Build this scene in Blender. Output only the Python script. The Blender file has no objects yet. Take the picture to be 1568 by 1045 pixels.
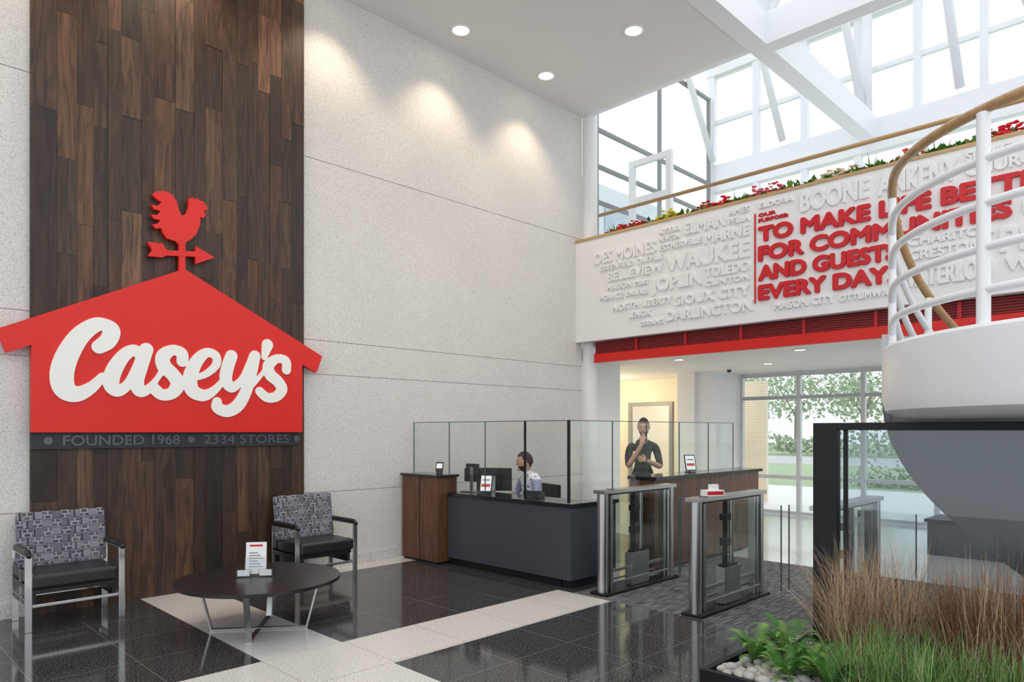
import bpy, math, random
from mathutils import Vector, Matrix, Euler
R=random.Random(7)
F=1071.0; CX=784.0; HY=660.0; H=1.6; S2=math.sqrt(2)
def onY(px,py,Y):
    u=(px-CX)/F; d=Y*S2/(1-u); return (d*(1+u)/S2, H+(HY-py)*d/F)
def onX(px,py,X):
    u=(px-CX)/F; d=X*S2/(1+u); return (d*(1-u)/S2, H+(HY-py)*d/F)

# ---------------- materials ----------------
def newmat(name):
    m=bpy.data.materials.new(name); m.use_nodes=True
    nt=m.node_tree; b=nt.nodes['Principled BSDF']; return m,nt,b
def N(nt,t,**k):
    n=nt.nodes.new(t)
    for a,v in k.items(): setattr(n,a,v)
    return n
def pm(name,col,rough=.5,metal=0,noise=0,nscale=30,bump=0,emit=None,es=0,coat=0,spec=None):
    m,nt,b=newmat(name)
    b.inputs['Base Color'].default_value=(*col,1); b.inputs['Roughness'].default_value=rough
    b.inputs['Metallic'].default_value=metal
    if spec is not None: b.inputs['Specular IOR Level'].default_value=spec
    if coat: b.inputs['Coat Weight'].default_value=coat
    if emit: 
        b.inputs['Emission Color'].default_value=(*emit,1); b.inputs['Emission Strength'].default_value=es
    tc=N(nt,'ShaderNodeTexCoord'); nz=N(nt,'ShaderNodeTexNoise'); nz.inputs['Scale'].default_value=nscale; nz.inputs['Detail'].default_value=4
    nt.links.new(tc.outputs['Object'],nz.inputs['Vector'])
    if noise:
        mx=N(nt,'ShaderNodeMix',data_type='RGBA')
        mx.inputs['A'].default_value=(*[c*(1-noise) for c in col],1); mx.inputs['B'].default_value=(*[min(1,c*(1+noise)) for c in col],1)
        nt.links.new(nz.outputs['Fac'],mx.inputs['Factor']); nt.links.new(mx.outputs['Result'],b.inputs['Base Color'])
    if bump:
        bp=N(nt,'ShaderNodeBump'); bp.inputs['Strength'].default_value=bump; bp.inputs['Distance'].default_value=.01
        nt.links.new(nz.outputs['Fac'],bp.inputs['Height']); nt.links.new(bp.outputs['Normal'],b.inputs['Normal'])
    return m
def glassmat(name,tint=(.93,.97,.95),base=.04,gain=.5):
    m=bpy.data.materials.new(name); m.use_nodes=True; nt=m.node_tree; nt.nodes.clear()
    o=N(nt,'ShaderNodeOutputMaterial'); mx=N(nt,'ShaderNodeMixShader'); t=N(nt,'ShaderNodeBsdfTransparent'); g=N(nt,'ShaderNodeBsdfGlossy')
    t.inputs['Color'].default_value=(*tint,1); g.inputs['Roughness'].default_value=.01
    lw=N(nt,'ShaderNodeLayerWeight'); lw.inputs['Blend'].default_value=.5
    p=N(nt,'ShaderNodeMath',operation='POWER'); p.inputs[1].default_value=4
    ma=N(nt,'ShaderNodeMath',operation='MULTIPLY_ADD'); ma.inputs[1].default_value=gain; ma.inputs[2].default_value=base
    L=nt.links.new
    L(lw.outputs['Facing'],p.inputs[0]); L(p.outputs[0],ma.inputs[0]); L(ma.outputs[0],mx.inputs[0]); L(t.outputs[0],mx.inputs[1]); L(g.outputs[0],mx.inputs[2]); L(mx.outputs[0],o.inputs[0])
    return m
def granite(name,dark,light,rough,tile=.6,joint=(.02,.02,.02),ox=0,oy=0,jw=.006,thr=.55,sc=160):
    m,nt,b=newmat(name); L=nt.links.new
    tc=N(nt,'ShaderNodeTexCoord'); nz=N(nt,'ShaderNodeTexNoise'); nz.inputs['Scale'].default_value=sc; nz.inputs['Detail'].default_value=3
    L(tc.outputs['Object'],nz.inputs['Vector'])
    cr=N(nt,'ShaderNodeValToRGB'); cr.color_ramp.elements[0].position=thr-.12; cr.color_ramp.elements[0].color=(*dark,1); cr.color_ramp.elements[1].position=thr+.14; cr.color_ramp.elements[1].color=(*light,1)
    L(nz.outputs['Fac'],cr.inputs[0])
    sp=N(nt,'ShaderNodeSeparateXYZ'); L(tc.outputs['Object'],sp.inputs[0])
    outs=[]
    for ax,of in (('X',ox),('Y',oy)):
        a=N(nt,'ShaderNodeMath',operation='ADD'); a.inputs[1].default_value=of+100*tile; L(sp.outputs[ax],a.inputs[0])
        mo=N(nt,'ShaderNodeMath',operation='MODULO'); mo.inputs[1].default_value=tile; L(a.outputs[0],mo.inputs[0])
        lt=N(nt,'ShaderNodeMath',operation='LESS_THAN'); lt.inputs[1].default_value=jw; L(mo.outputs[0],lt.inputs[0]); outs.append(lt)
    mxx=N(nt,'ShaderNodeMath',operation='MAXIMUM'); L(outs[0].outputs[0],mxx.inputs[0]); L(outs[1].outputs[0],mxx.inputs[1])
    mx=N(nt,'ShaderNodeMix',data_type='RGBA'); L(mxx.outputs[0],mx.inputs['Factor']); L(cr.outputs[0],mx.inputs['A']); mx.inputs['B'].default_value=(*joint,1)
    L(mx.outputs['Result'],b.inputs['Base Color'])
    b.inputs['Roughness'].default_value=rough
    return m
def concrete(name,a,c,scale=70):
    m,nt,b=newmat(name); L=nt.links.new
    tc=N(nt,'ShaderNodeTexCoord'); nz=N(nt,'ShaderNodeTexNoise'); nz.inputs['Scale'].default_value=scale; nz.inputs['Detail'].default_value=4; nz.inputs['Roughness'].default_value=.7
    L(tc.outputs['Object'],nz.inputs['Vector'])
    cr=N(nt,'ShaderNodeValToRGB'); cr.color_ramp.elements[0].position=.34; cr.color_ramp.elements[0].color=(*a,1); cr.color_ramp.elements[1].position=.52; cr.color_ramp.elements[1].color=(*c,1)
    L(nz.outputs['Fac'],cr.inputs[0])
    n2=N(nt,'ShaderNodeTexNoise'); n2.inputs['Scale'].default_value=1.2; n2.inputs['Detail'].default_value=3; L(tc.outputs['Object'],n2.inputs['Vector'])
    mp=N(nt,'ShaderNodeMapRange'); mp.inputs['To Min'].default_value=.93; mp.inputs['To Max'].default_value=1.06; L(n2.outputs['Fac'],mp.inputs['Value'])
    mx=N(nt,'ShaderNodeMix',data_type='RGBA',blend_type='MULTIPLY'); mx.inputs['Factor'].default_value=1; L(cr.outputs[0],mx.inputs['A']); L(mp.outputs[0],mx.inputs['B'])
    L(mx.outputs['Result'],b.inputs['Base Color']); b.inputs['Roughness'].default_value=.85
    bp=N(nt,'ShaderNodeBump'); bp.inputs['Strength'].default_value=.5; bp.inputs['Distance'].default_value=.008; L(nz.outputs['Fac'],bp.inputs['Height']); L(bp.outputs[0],b.inputs['Normal'])
    return m
def woodmat(name,base,vary=True,rough=.45,axis='Z',attr=True,contrast=.6):
    m,nt,b=newmat(name); L=nt.links.new
    tc=N(nt,'ShaderNodeTexCoord'); mp=N(nt,'ShaderNodeMapping')
    sc={'Z':(14,14,1.3),'Y':(14,1.1,14),'X':(1.1,14,14)}[axis]; mp.inputs['Scale'].default_value=sc
    L(tc.outputs['Object'],mp.inputs['Vector'])
    nz=N(nt,'ShaderNodeTexNoise'); nz.inputs['Scale'].default_value=1.1; nz.inputs['Detail'].default_value=8; nz.inputs['Roughness'].default_value=.62; nz.inputs['Distortion'].default_value=1.6
    if attr:
        at=N(nt,'ShaderNodeAttribute',attribute_name='Col')
        va=N(nt,'ShaderNodeVectorMath',operation='MULTIPLY_ADD'); va.inputs[1].default_value=(137,223,391)
        L(at.outputs['Color'],va.inputs[0]); L(mp.outputs[0],va.inputs[2]); L(va.outputs[0],nz.inputs['Vector'])
    else: L(mp.outputs[0],nz.inputs['Vector'])
    cr=N(nt,'ShaderNodeValToRGB'); cr.color_ramp.elements[0].position=.3; cr.color_ramp.elements[0].color=(*[c*(1-contrast) for c in base],1); cr.color_ramp.elements[1].position=.72; cr.color_ramp.elements[1].color=(*[c*(1+contrast) for c in base],1)
    L(nz.outputs['Fac'],cr.inputs[0])
    if attr:
        mx=N(nt,'ShaderNodeMix',data_type='RGBA',blend_type='MULTIPLY'); mx.inputs['Factor'].default_value=1; L(cr.outputs[0],mx.inputs['A']); L(at.outputs['Color'],mx.inputs['B'])
        L(mx.outputs['Result'],b.inputs['Base Color'])
    else: L(cr.outputs[0],b.inputs['Base Color'])
    b.inputs['Roughness'].default_value=rough
    return m
def fabric(name):
    m,nt,b=newmat(name); L=nt.links.new
    tc=N(nt,'ShaderNodeTexCoord'); sp=N(nt,'ShaderNodeSeparateXYZ'); cb=N(nt,'ShaderNodeCombineXYZ')
    L(tc.outputs['Object'],sp.inputs[0]); L(sp.outputs['X'],cb.inputs['X']); L(sp.outputs['Z'],cb.inputs['Y'])
    def brick(w,h,c1,c2,mo,off):
        br=N(nt,'ShaderNodeTexBrick'); br.offset=off; br.inputs['Scale'].default_value=1; br.inputs['Brick Width'].default_value=w; br.inputs['Row Height'].default_value=h
        br.inputs['Mortar Size'].default_value=.006; br.inputs['Color1'].default_value=(*c1,1); br.inputs['Color2'].default_value=(*c2,1); br.inputs['Mortar'].default_value=(*mo,1)
        L(cb.outputs[0],br.inputs['Vector']); return br
    b1=brick(.10,.07,(.27,.27,.31),(.11,.11,.14),(.035,.035,.05),.5)
    b2=brick(.05,.035,(.12,.12,.15),(.05,.05,.07),(.30,.30,.33),.5)
    ck=N(nt,'ShaderNodeTexChecker'); ck.inputs['Scale'].default_value=14.3; L(cb.outputs[0],ck.inputs['Vector'])
    mx=N(nt,'ShaderNodeMix',data_type='RGBA'); L(ck.outputs['Fac'],mx.inputs['Factor']); L(b1.outputs[0],mx.inputs['A']); L(b2.outputs[0],mx.inputs['B'])
    L(mx.outputs['Result'],b.inputs['Base Color']); b.inputs['Roughness'].default_value=.9
    return m
def carpetmat(name):
    m,nt,b=newmat(name); L=nt.links.new
    tc=N(nt,'ShaderNodeTexCoord'); mp=N(nt,'ShaderNodeMapping'); mp.inputs['Scale'].default_value=(6,45,1); L(tc.outputs['Object'],mp.inputs['Vector'])
    nz=N(nt,'ShaderNodeTexNoise'); nz.inputs['Scale'].default_value=1; nz.inputs['Detail'].default_value=5; L(mp.outputs[0],nz.inputs['Vector'])
    cr=N(nt,'ShaderNodeValToRGB'); cr.color_ramp.elements[0].position=.40; cr.color_ramp.elements[0].color=(.05,.05,.058,1); cr.color_ramp.elements[1].position=.66; cr.color_ramp.elements[1].color=(.22,.22,.235,1)
    L(nz.outputs['Fac'],cr.inputs[0]); L(cr.outputs[0],b.inputs['Base Color']); b.inputs['Roughness'].default_value=.95
    return m

M={}
M['conc']=concrete('aggregate_concrete',(.47,.445,.42),(.77,.75,.725),95)
M['joint']=pm('joint_sealant',(.55,.48,.45),.9,noise=.1)
M['white']=pm('white_paint',(.84,.84,.84),.55,noise=.02,nscale=5)
M['ceil']=pm('ceiling_paint',(.80,.79,.78),.8,noise=.02,nscale=3)
M['steelw']=pm('white_steel',(.84,.86,.89),.4,noise=.02)
M['parapet']=pm('parapet_white',(.84,.83,.82),.6,noise=.02)
M['red']=pm('red_panel',(.74,.010,.004),.45,noise=.04,nscale=4)
M['redtxt']=pm('red_lettering',(.60,.008,.015),.45,noise=.03)
M['rgrille']=pm('red_grille',(.10,.008,.012),.6,noise=.1)
M['cream']=pm('cream_lettering',(.93,.92,.87),.5,noise=.02)
M['black']=pm('black_metal',(.010,.011,.013),.45,noise=.1,spec=.3)
M['slate']=pm('slate_laminate',(.050,.056,.072),.5,noise=.06,nscale=60)
M['top']=granite('black_counter',(.008,.008,.009),(.04,.04,.045),.12,tile=50)
M['band']=pm('band_black',(.02,.022,.026),.5,noise=.1)
M['bandtxt']=pm('band_text',(.10,.11,.13),.35,metal=.5,noise=.1)
M['chrome']=pm('chrome',(.58,.58,.59),.14,1,noise=.03)
M['steel']=pm('brushed_steel',(.46,.46,.46),.28,1,noise=.1,nscale=80)
M['leather']=pm('black_leather',(.014,.014,.016),.35,noise=.2,nscale=120,bump=.15)
M['fabric']=fabric('woven_fabric')
M['wall_wood']=woodmat('reclaimed_wood',(.078,.038,.021),contrast=.82,rough=.5)
M['desk_wood']=woodmat('desk_walnut',(.115,.046,.025),attr=False)
M['tabletop']=pm('espresso_laminate',(.012,.011,.011),.3,noise=.2,nscale=20)
M['rail']=woodmat('oak_rail',(.52,.34,.16),attr=False,axis='Y',rough=.35,contrast=.15)
M['dark']=granite('dark_granite',(.012,.012,.014),(.15,.15,.155),.085,tile=.61,joint=(.14,.14,.14),ox=-2.2,oy=-4.65,jw=.006,thr=.56,sc=95)
M['light']=granite('light_granite',(.42,.405,.395),(.74,.725,.71),.25,tile=.65,joint=(.36,.35,.34),ox=-2.2,oy=-4.65,thr=.44,sc=90)
M['terr']=granite('pale_terrazzo',(.50,.50,.49),(.70,.70,.69),.12,tile=.9,joint=(.35,.35,.35),thr=.45)
M['carpet']=carpetmat('carpet_grey')
M['glass']=glassmat('clear_glass',(.95,.975,.965),.025,.28)
M['glassd']=glassmat('tinted_glass',(.74,.79,.82),.06,.5)
M['wglass']=glassmat('window_glass',(.97,.99,.99),.02,.3)
M['gedge']=pm('glass_edge',(.05,.10,.09),.2,noise=.05)
M['lamp']=pm('lamp_lens',(1,1,1),.5,emit=(1,.88,.70),es=9)
M['plastic']=pm('black_plastic',(.012,.012,.014),.35,noise=.1)
M['screen']=pm('screen_white',(.8,.8,.82),.3,emit=(.9,.92,1),es=.35)
M['screenr']=pm('screen_red',(.6,.02,.03),.3,emit=(.8,.03,.03),es=.15)
M['screenk']=pm('screen_dark',(.01,.012,.018),.08)
M['paper']=pm('paper',(.85,.85,.85),.7,noise=.02)
M['ink']=pm('ink',(.1,.1,.12),.7)
M['acryl']=glassmat('acrylic',(.92,.94,.95),.08,.5)
M['skin']=pm('skin',(.60,.34,.25),.5,noise=.06,nscale=20)
M['hair']=pm('dark_hair',(.045,.025,.018),.6,noise=.4,nscale=150,bump=.4)
M['hair2']=pm('auburn_hair',(.05,.018,.012),.6,noise=.4,nscale=150,bump=.4)
M['eyew']=pm('eye_white',(.8,.8,.8),.3); M['eyek']=pm('iris',(.03,.02,.015),.2); M['lip']=pm('lips',(.42,.16,.13),.5)
def plaid(name):
    m,nt,b=newmat(name); L=nt.links.new
    tc=N(nt,'ShaderNodeTexCoord'); ck=N(nt,'ShaderNodeTexVoronoi'); ck.inputs['Scale'].default_value=22; L(tc.outputs['Object'],ck.inputs['Vector'])
    cr=N(nt,'ShaderNodeValToRGB'); cr.color_ramp.interpolation='CONSTANT'; cr.color_ramp.elements[0].color=(.04,.06,.12,1); cr.color_ramp.elements[1].position=.30; cr.color_ramp.elements[1].color=(.74,.77,.85,1)
    L(ck.outputs['Distance'],cr.inputs[0]); L(cr.outputs[0],b.inputs['Base Color']); b.inputs['Roughness'].default_value=.9; return m
M['shirtp']=plaid('patterned_shirt')
M['shirtb']=pm('lavender_sleeve',(.33,.35,.52),.9,noise=.08)
M['shirtk']=pm('charcoal_shirt',(.045,.038,.042),.9,noise=.1)
M['trouser']=pm('trousers',(.03,.033,.045),.9,noise=.1)
M['warm']=pm('warm_wall',(.80,.72,.58),.7,noise=.03)
M['grey']=pm('grey_frame',(.25,.26,.27),.4,noise=.05)
M['alu']=pm('window_aluminium',(.62,.64,.66),.4,noise=.05)
M['soil']=pm('soil',(.03,.02,.014),.95,noise=.5,nscale=40,bump=.6)
M['pebble']=pm('pebbles',(.42,.41,.38),.6,noise=.45,nscale=12)
M['fern']=pm('fern_green',(.07,.22,.035),.55,noise=.4,nscale=8)
M['fern2']=pm('fern_light',(.18,.34,.07),.55,noise=.4,nscale=8)
M['gr1']=pm('dry_grass',(.64,.49,.33),.8,noise=.3,nscale=6)
M['gr2']=pm('russet_grass',(.24,.125,.065),.8,noise=.3,nscale=6)
M['gr3']=pm('green_grass',(.20,.34,.10),.6,noise=.3,nscale=6)
M['gr4']=pm('pale_grass',(.46,.52,.27),.6,noise=.3,nscale=6)
M['leaf']=pm('leaf_green',(.07,.21,.04),.5,noise=.4,nscale=20)
for n,c in (('fred',(.72,.01,.03)),('fyel',(.90,.66,.02)),('fpink',(.82,.16,.22)),('fwhite',(.85,.60,.48)),('forg',(.80,.13,.04))): M[n]=pm(n,c,.6,noise=.35,nscale=40)
M['concgr']=pm('pavement',(.86,.86,.85),.9,noise=.05,nscale=2)
M['lawn']=pm('lawn',(.42,.52,.33),.95,noise=.12,nscale=.6)
M['asph']=pm('asphalt',(.6,.6,.62),.9,noise=.1,nscale=2)
M['tree']=pm('foliage',(.42,.52,.36),.9,noise=.3,nscale=2.5)
M['shrub']=pm('shrub_foliage',(.22,.34,.16),.9,noise=.4,nscale=6)
M['bark']=pm('bark',(.3,.26,.2),.9,noise=.3)
M['carr']=pm('car_red',(.4,.06,.06),.3,coat=.5); M['carw']=pm('car_silver',(.6,.62,.65),.3,coat=.5); M['cark']=pm('car_dark',(.1,.11,.13),.3,coat=.5)
M['bldg']=pm('pale_cladding',(.66,.70,.74),.7,noise=.05,nscale=.5)
M['bwin']=pm('building_window',(.42,.50,.60),.15,noise=.1,nscale=1)
M['door']=pm('door_leaf',(.70,.62,.48),.5,noise=.05)
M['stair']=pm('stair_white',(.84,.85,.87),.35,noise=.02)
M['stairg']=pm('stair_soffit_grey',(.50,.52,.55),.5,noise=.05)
M['brownrail']=woodmat('handrail_wood',(.42,.26,.12),attr=False,axis='X',rough=.3,contrast=.2)

# ---------------- mesh builder ----------------
class MB:
    def __init__(s): s.v=[]; s.f=[]; s.m=[]; s.sm=[]; s.mats=[]; s.col=[]; s.X=Matrix.Identity(4); s.usecol=False
    def mi(s,k):
        if k not in s.mats: s.mats.append(k)
        return s.mats.index(k)
    def add(s,vs,fs,k,smooth=False,col=None):
        o=len(s.v); s.v+=[tuple(s.X@Vector(v)) for v in vs]; i=s.mi(k)
        for f in fs: s.f.append(tuple(o+a for a in f)); s.m.append(i); s.sm.append(smooth); s.col.append(col or (1,1,1))
    def box(s,x0,x1,y0,y1,z0,z1,k,T=None,col=None):
        vs=[(x,y,z) for x in(x0,x1) for y in(y0,y1) for z in(z0,z1)]
        if T is not None: vs=[tuple(T@Vector(v)) for v in vs]
        s.add(vs,[(0,1,3,2),(4,6,7,5),(0,4,5,1),(2,3,7,6),(0,2,6,4),(1,5,7,3)],k,col=col)
    def cyl(s,p0,p1,r,k,r2=None,seg=16,cap=True):
        p0=Vector(p0);p1=Vector(p1); a=(p1-p0).normalized(); t=Vector((0,0,1)) if abs(a.z)<.9 else Vector((1,0,0))
        u=a.cross(t).normalized(); w=a.cross(u); r2=r if r2 is None else r2
        vs=[];fs=[]
        for p,rr in((p0,r),(p1,r2)):
            for i in range(seg):
                an=2*math.pi*i/seg; vs.append(tuple(p+u*math.cos(an)*rr+w*math.sin(an)*rr))
        for i in range(seg): j=(i+1)%seg; fs.append((i,j,seg+j,seg+i))
        s.add(vs,fs,k,True)
        if cap: s.add(vs,[tuple(range(seg))[::-1],tuple(range(seg,2*seg))],k)
    def tube(s,pts,r,k,seg=10,closed=False):
        pts=[Vector(p) for p in pts]; n=len(pts); vs=[];fs=[]
        rr=r if isinstance(r,(list,tuple)) else [r]*n
        for i,p in enumerate(pts):
            a=(pts[min(i+1,n-1)]-pts[max(i-1,0)]).normalized(); t=Vector((0,0,1)) if abs(a.z)<.95 else Vector((1,0,0))
            u=a.cross(t).normalized(); w=a.cross(u)
            for j in range(seg):
                an=2*math.pi*j/seg; vs.append(tuple(p+u*math.cos(an)*rr[i]+w*math.sin(an)*rr[i]))
        for i in range(n-1):
            for j in range(seg): jj=(j+1)%seg; fs.append((i*seg+j,i*seg+jj,(i+1)*seg+jj,(i+1)*seg+j))
        fs.append(tuple(range(seg))[::-1]); fs.append(tuple(range((n-1)*seg,n*seg)))
        s.add(vs,fs,k,True)
    def ell(s,c,r,k,T=None,seg=16,rings=10,fn=None,keep=None):
        vs=[];fs=[];un=[]
        for i in range(rings+1):
            ph=math.pi*i/rings
            for j in range(seg):
                th=2*math.pi*j/seg; q=(math.sin(ph)*math.cos(th),math.sin(ph)*math.sin(th),math.cos(ph)); un.append(q)
                p=Vector((q[0]*r[0],q[1]*r[1],q[2]*r[2]))
                if fn: p=fn(q,p)
                if T is not None: p=T@p
                vs.append(tuple(Vector(c)+p))
        for i in range(rings):
            for j in range(seg):
                jj=(j+1)%seg; f=(i*seg+j,(i+1)*seg+j,(i+1)*seg+jj,i*seg+jj)
                if keep:
                    cc=[sum(un[a][d] for a in f)/4 for d in range(3)]
                    if not keep(cc): continue
                fs.append(f)
        s.add(vs,fs,k,True)
    def build(s,name,loc=(0,0,0),rz=0,bevel=0,parent=None):
        me=bpy.data.meshes.new(name); me.from_pydata(s.v,[],s.f)
        for k in s.mats: me.materials.append(M[k])
        me.polygons.foreach_set('material_index',s.m); me.polygons.foreach_set('use_smooth',s.sm)
        if s.usecol:
            ca=me.color_attributes.new('Col','FLOAT_COLOR','CORNER')
            for p in me.polygons:
                for li in p.loop_indices: ca.data[li].color=(*s.col[p.index],1)
        me.update()
        ob=bpy.data.objects.new(name,me); bpy.context.scene.collection.objects.link(ob); ob.location=loc; ob.rotation_euler=(0,0,rz)
        if parent: ob.parent=parent
        if bevel:
            b=ob.modifiers.new('b','BEVEL'); b.width=bevel; b.segments=2; b.limit_method='ANGLE'; b.angle_limit=math.radians(50)
        return ob
def empty(name,loc=(0,0,0)):
    o=bpy.data.objects.new(name,None); bpy.context.scene.collection.objects.link(o); o.location=loc; o.empty_display_size=.1; return o
def curve_mesh(cu):
    ob=bpy.data.objects.new('tmp',cu); bpy.context.scene.collection.objects.link(ob)
    dg=bpy.context.evaluated_depsgraph_get(); me=bpy.data.meshes.new_from_object(ob.evaluated_get(dg))
    vs=[tuple(v.co) for v in me.vertices]; fs=[tuple(p.vertices) for p in me.polygons]
    bpy.data.objects.remove(ob); return vs,fs
def poly_extrude(loops,ext):
    if isinstance(loops[0][0],(int,float)): loops=[loops]
    cu=bpy.data.curves.new('c','CURVE'); cu.dimensions='2D'; cu.fill_mode='BOTH'; cu.extrude=ext
    for pts in loops:
        sp=cu.splines.new('POLY'); sp.points.add(len(pts)-1)
        for i,p in enumerate(pts): sp.points[i].co=(p[0],p[1],0,1)
        sp.use_cyclic_u=True
    return curve_mesh(cu)
def text(mb,t,k,frame,x0,x1,z0,z1,ext=.01,bold=0.0,n=1):
    cu=bpy.data.curves.new('t','FONT'); cu.body=t; cu.extrude=.5; cu.resolution_u=4
    vs,fs=curve_mesh(cu)
    if not vs: return
    ax=min(v[0] for v in vs);bx=max(v[0] for v in vs);ay=min(v[1] for v in vs);by=max(v[1] for v in vs)
    sh=[(0,0)] if not bold else [(0,0),(-bold,0),(bold,0),(0,bold),(0,-bold),(bold*.7,bold*.7),(-bold*.7,-bold*.7),(bold*.7,-bold*.7),(-bold*.7,bold*.7)]
    if bold: x0+=bold;x1-=bold;z0+=bold;z1-=bold
    for q,(dx,dz) in enumerate(sh):
        e=ext-.0003*q
        out=[frame(dx+x0+(v[0]-ax)/(bx-ax)*(x1-x0), dz+z0+(v[1]-ay)/(by-ay)*(z1-z0), (v[2]+.5)*e) for v in vs]
        mb.add(out,fs,k)
def frY(Y): return lambda a,b,n:(a,Y-n,b)
def frX(X,Y0=0): return lambda a,b,n:(X-n,-a,b)   # a = -Y
def smooth_path(pts,n=6):
    P=[Vector(p) for p in pts]; out=[]
    for i in range(len(P)-1):
        p0=P[max(i-1,0)];p1=P[i];p2=P[i+1];p3=P[min(i+2,len(P)-1)]
        for j in range(n):
            t=j/n; out.append(.5*((2*p1)+(-p0+p2)*t+(2*p0-5*p1+4*p2-p3)*t*t+(-p0+3*p1-3*p2+p3)*t**3))
    out.append(P[-1]); return out
def contour(samples,h):
    x0=min(s[0]-s[2] for s in samples)-4*h; y0=min(s[1]-s[2] for s in samples)-4*h
    nx=int((max(s[0]+s[2] for s in samples)+4*h-x0)/h)+2; ny=int((max(s[1]+s[2] for s in samples)+4*h-y0)/h)+2
    f=[[-.05]*ny for _ in range(nx)]
    for sx,sy,r in samples:
        q=r+3*h
        for i in range(max(0,int((sx-q-x0)/h)),min(nx,int((sx+q-x0)/h)+2)):
            for j in range(max(0,int((sy-q-y0)/h)),min(ny,int((sy+q-y0)/h)+2)):
                v=r-math.hypot(x0+i*h-sx,y0+j*h-sy)
                if v>f[i][j]: f[i][j]=v
    tab={1:[(0,3)],2:[(1,0)],3:[(1,3)],4:[(2,1)],5:[(0,3),(2,1)],6:[(2,0)],7:[(2,3)],8:[(3,2)],9:[(0,2)],10:[(1,0),(3,2)],11:[(1,2)],12:[(3,1)],13:[(0,1)],14:[(3,0)]}
    nxt={};pt={}
    for i in range(nx-1):
        for j in range(ny-1):
            c=[(i,j),(i+1,j),(i+1,j+1),(i,j+1)]; v=[f[a][d] for a,d in c]
            code=sum((1<<q) for q in range(4) if v[q]>0)
            if code in(0,15): continue
            keys=[(i,j,0),(i+1,j,1),(i,j+1,0),(i,j,1)]; prs=[(0,1),(1,2),(3,2),(0,3)]
            for a,d in tab[code]:
                for e in(a,d):
                    p,q=prs[e]; t=v[p]/(v[p]-v[q]); pt[keys[e]]=(x0+h*(c[p][0]+t*(c[q][0]-c[p][0])),y0+h*(c[p][1]+t*(c[q][1]-c[p][1])))
                nxt[keys[a]]=keys[d]
    loops=[]
    while nxt:
        s,e=nxt.popitem(); lp=[pt[s]]
        while e!=s and e in nxt: lp.append(pt[e]); e=nxt.pop(e)
        if len(lp)>8: loops.append(lp)
    return loops

YW=7.25; XP=8.7; CZ=6.7
# ---------------- floor ----------------
xs=[-5,2.2,2.83,4.0,5.3,8.3,8.9,13.1]; ys=[-6,3.98,4.45,4.65,6.95,7.25,10.6]
b=MB()
for i in range(len(xs)-1):
    for j in range(len(ys)-1):
        x=(xs[i]+xs[i+1])/2;y=(ys[j]+ys[j+1])/2
        if y>7.25 and x<8.9: continue
        k='dark'
        if x>8.9: k='terr'
        elif x>8.3 and y<4.45: k='terr'
        elif x>5.3 and y<4.45: k='carpet'
        elif x<5.3 and 3.98<y<4.65: k='light'
        elif 2.2<x<2.83: k='light'
        elif 4<x<5.3 and y>6.95: k='light'
        b.add([(xs[i],ys[j],0),(xs[i+1],ys[j],0),(xs[i+1],ys[j+1],0),(xs[i],ys[j+1],0)],[(0,1,2,3)],k)
b.build('floor')
# ---------------- left wall ----------------
b=MB(); b.box(-5,8.86,YW+.012,YW+.3,0,CZ+.3,'joint')
zs=[0,.89,2.25,2.64,4.71,CZ+.3]
for i in range(5): b.box(-5,8.86,YW,YW+.05,zs[i]+.004,zs[i+1]-.004,'conc')
b.build('wall_left')
b=MB(); b.box(-5,1.3,YW-.02,YW-.001,0,.13,'light'); b.box(3.95,5.2,YW-.02,YW-.001,0,.13,'light'); b.build('baseboard_left')
b=MB(); b.usecol=True
x=1.33; XE=3.90
ws=[]
while sum(ws)<XE-x-.1: ws.append(R.choice([.11,.15,.19,.13,.17]))
k_=(XE-x)/sum(ws); ws=[w*k_ for w in ws]
for w in ws:
    z=0; first=True
    while z<CZ-.01:
        L=R.uniform(.6,2.0)
        if first: L=R.uniform(.3,1.9); first=False
        z1=min(CZ-.002,z+L)
        if CZ-z1<.3: z1=CZ-.002
        t=R.choice([.35,.48,.6,.75,.9,1.3,2.0,.55,.8,1.1]); h=R.uniform(-.09,.09)
        if z<1.4: t*=.75
        b.box(x+.001,x+w-.001,YW-.05+R.uniform(-.003,.003),YW-.001,z+.001,z1-.001,'wall_wood',col=(t*(1.02+h),t*(1-h*.3),t*(.95-h)))
        z=z1
    x+=w
b.build('wood_panel_wall')
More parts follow.
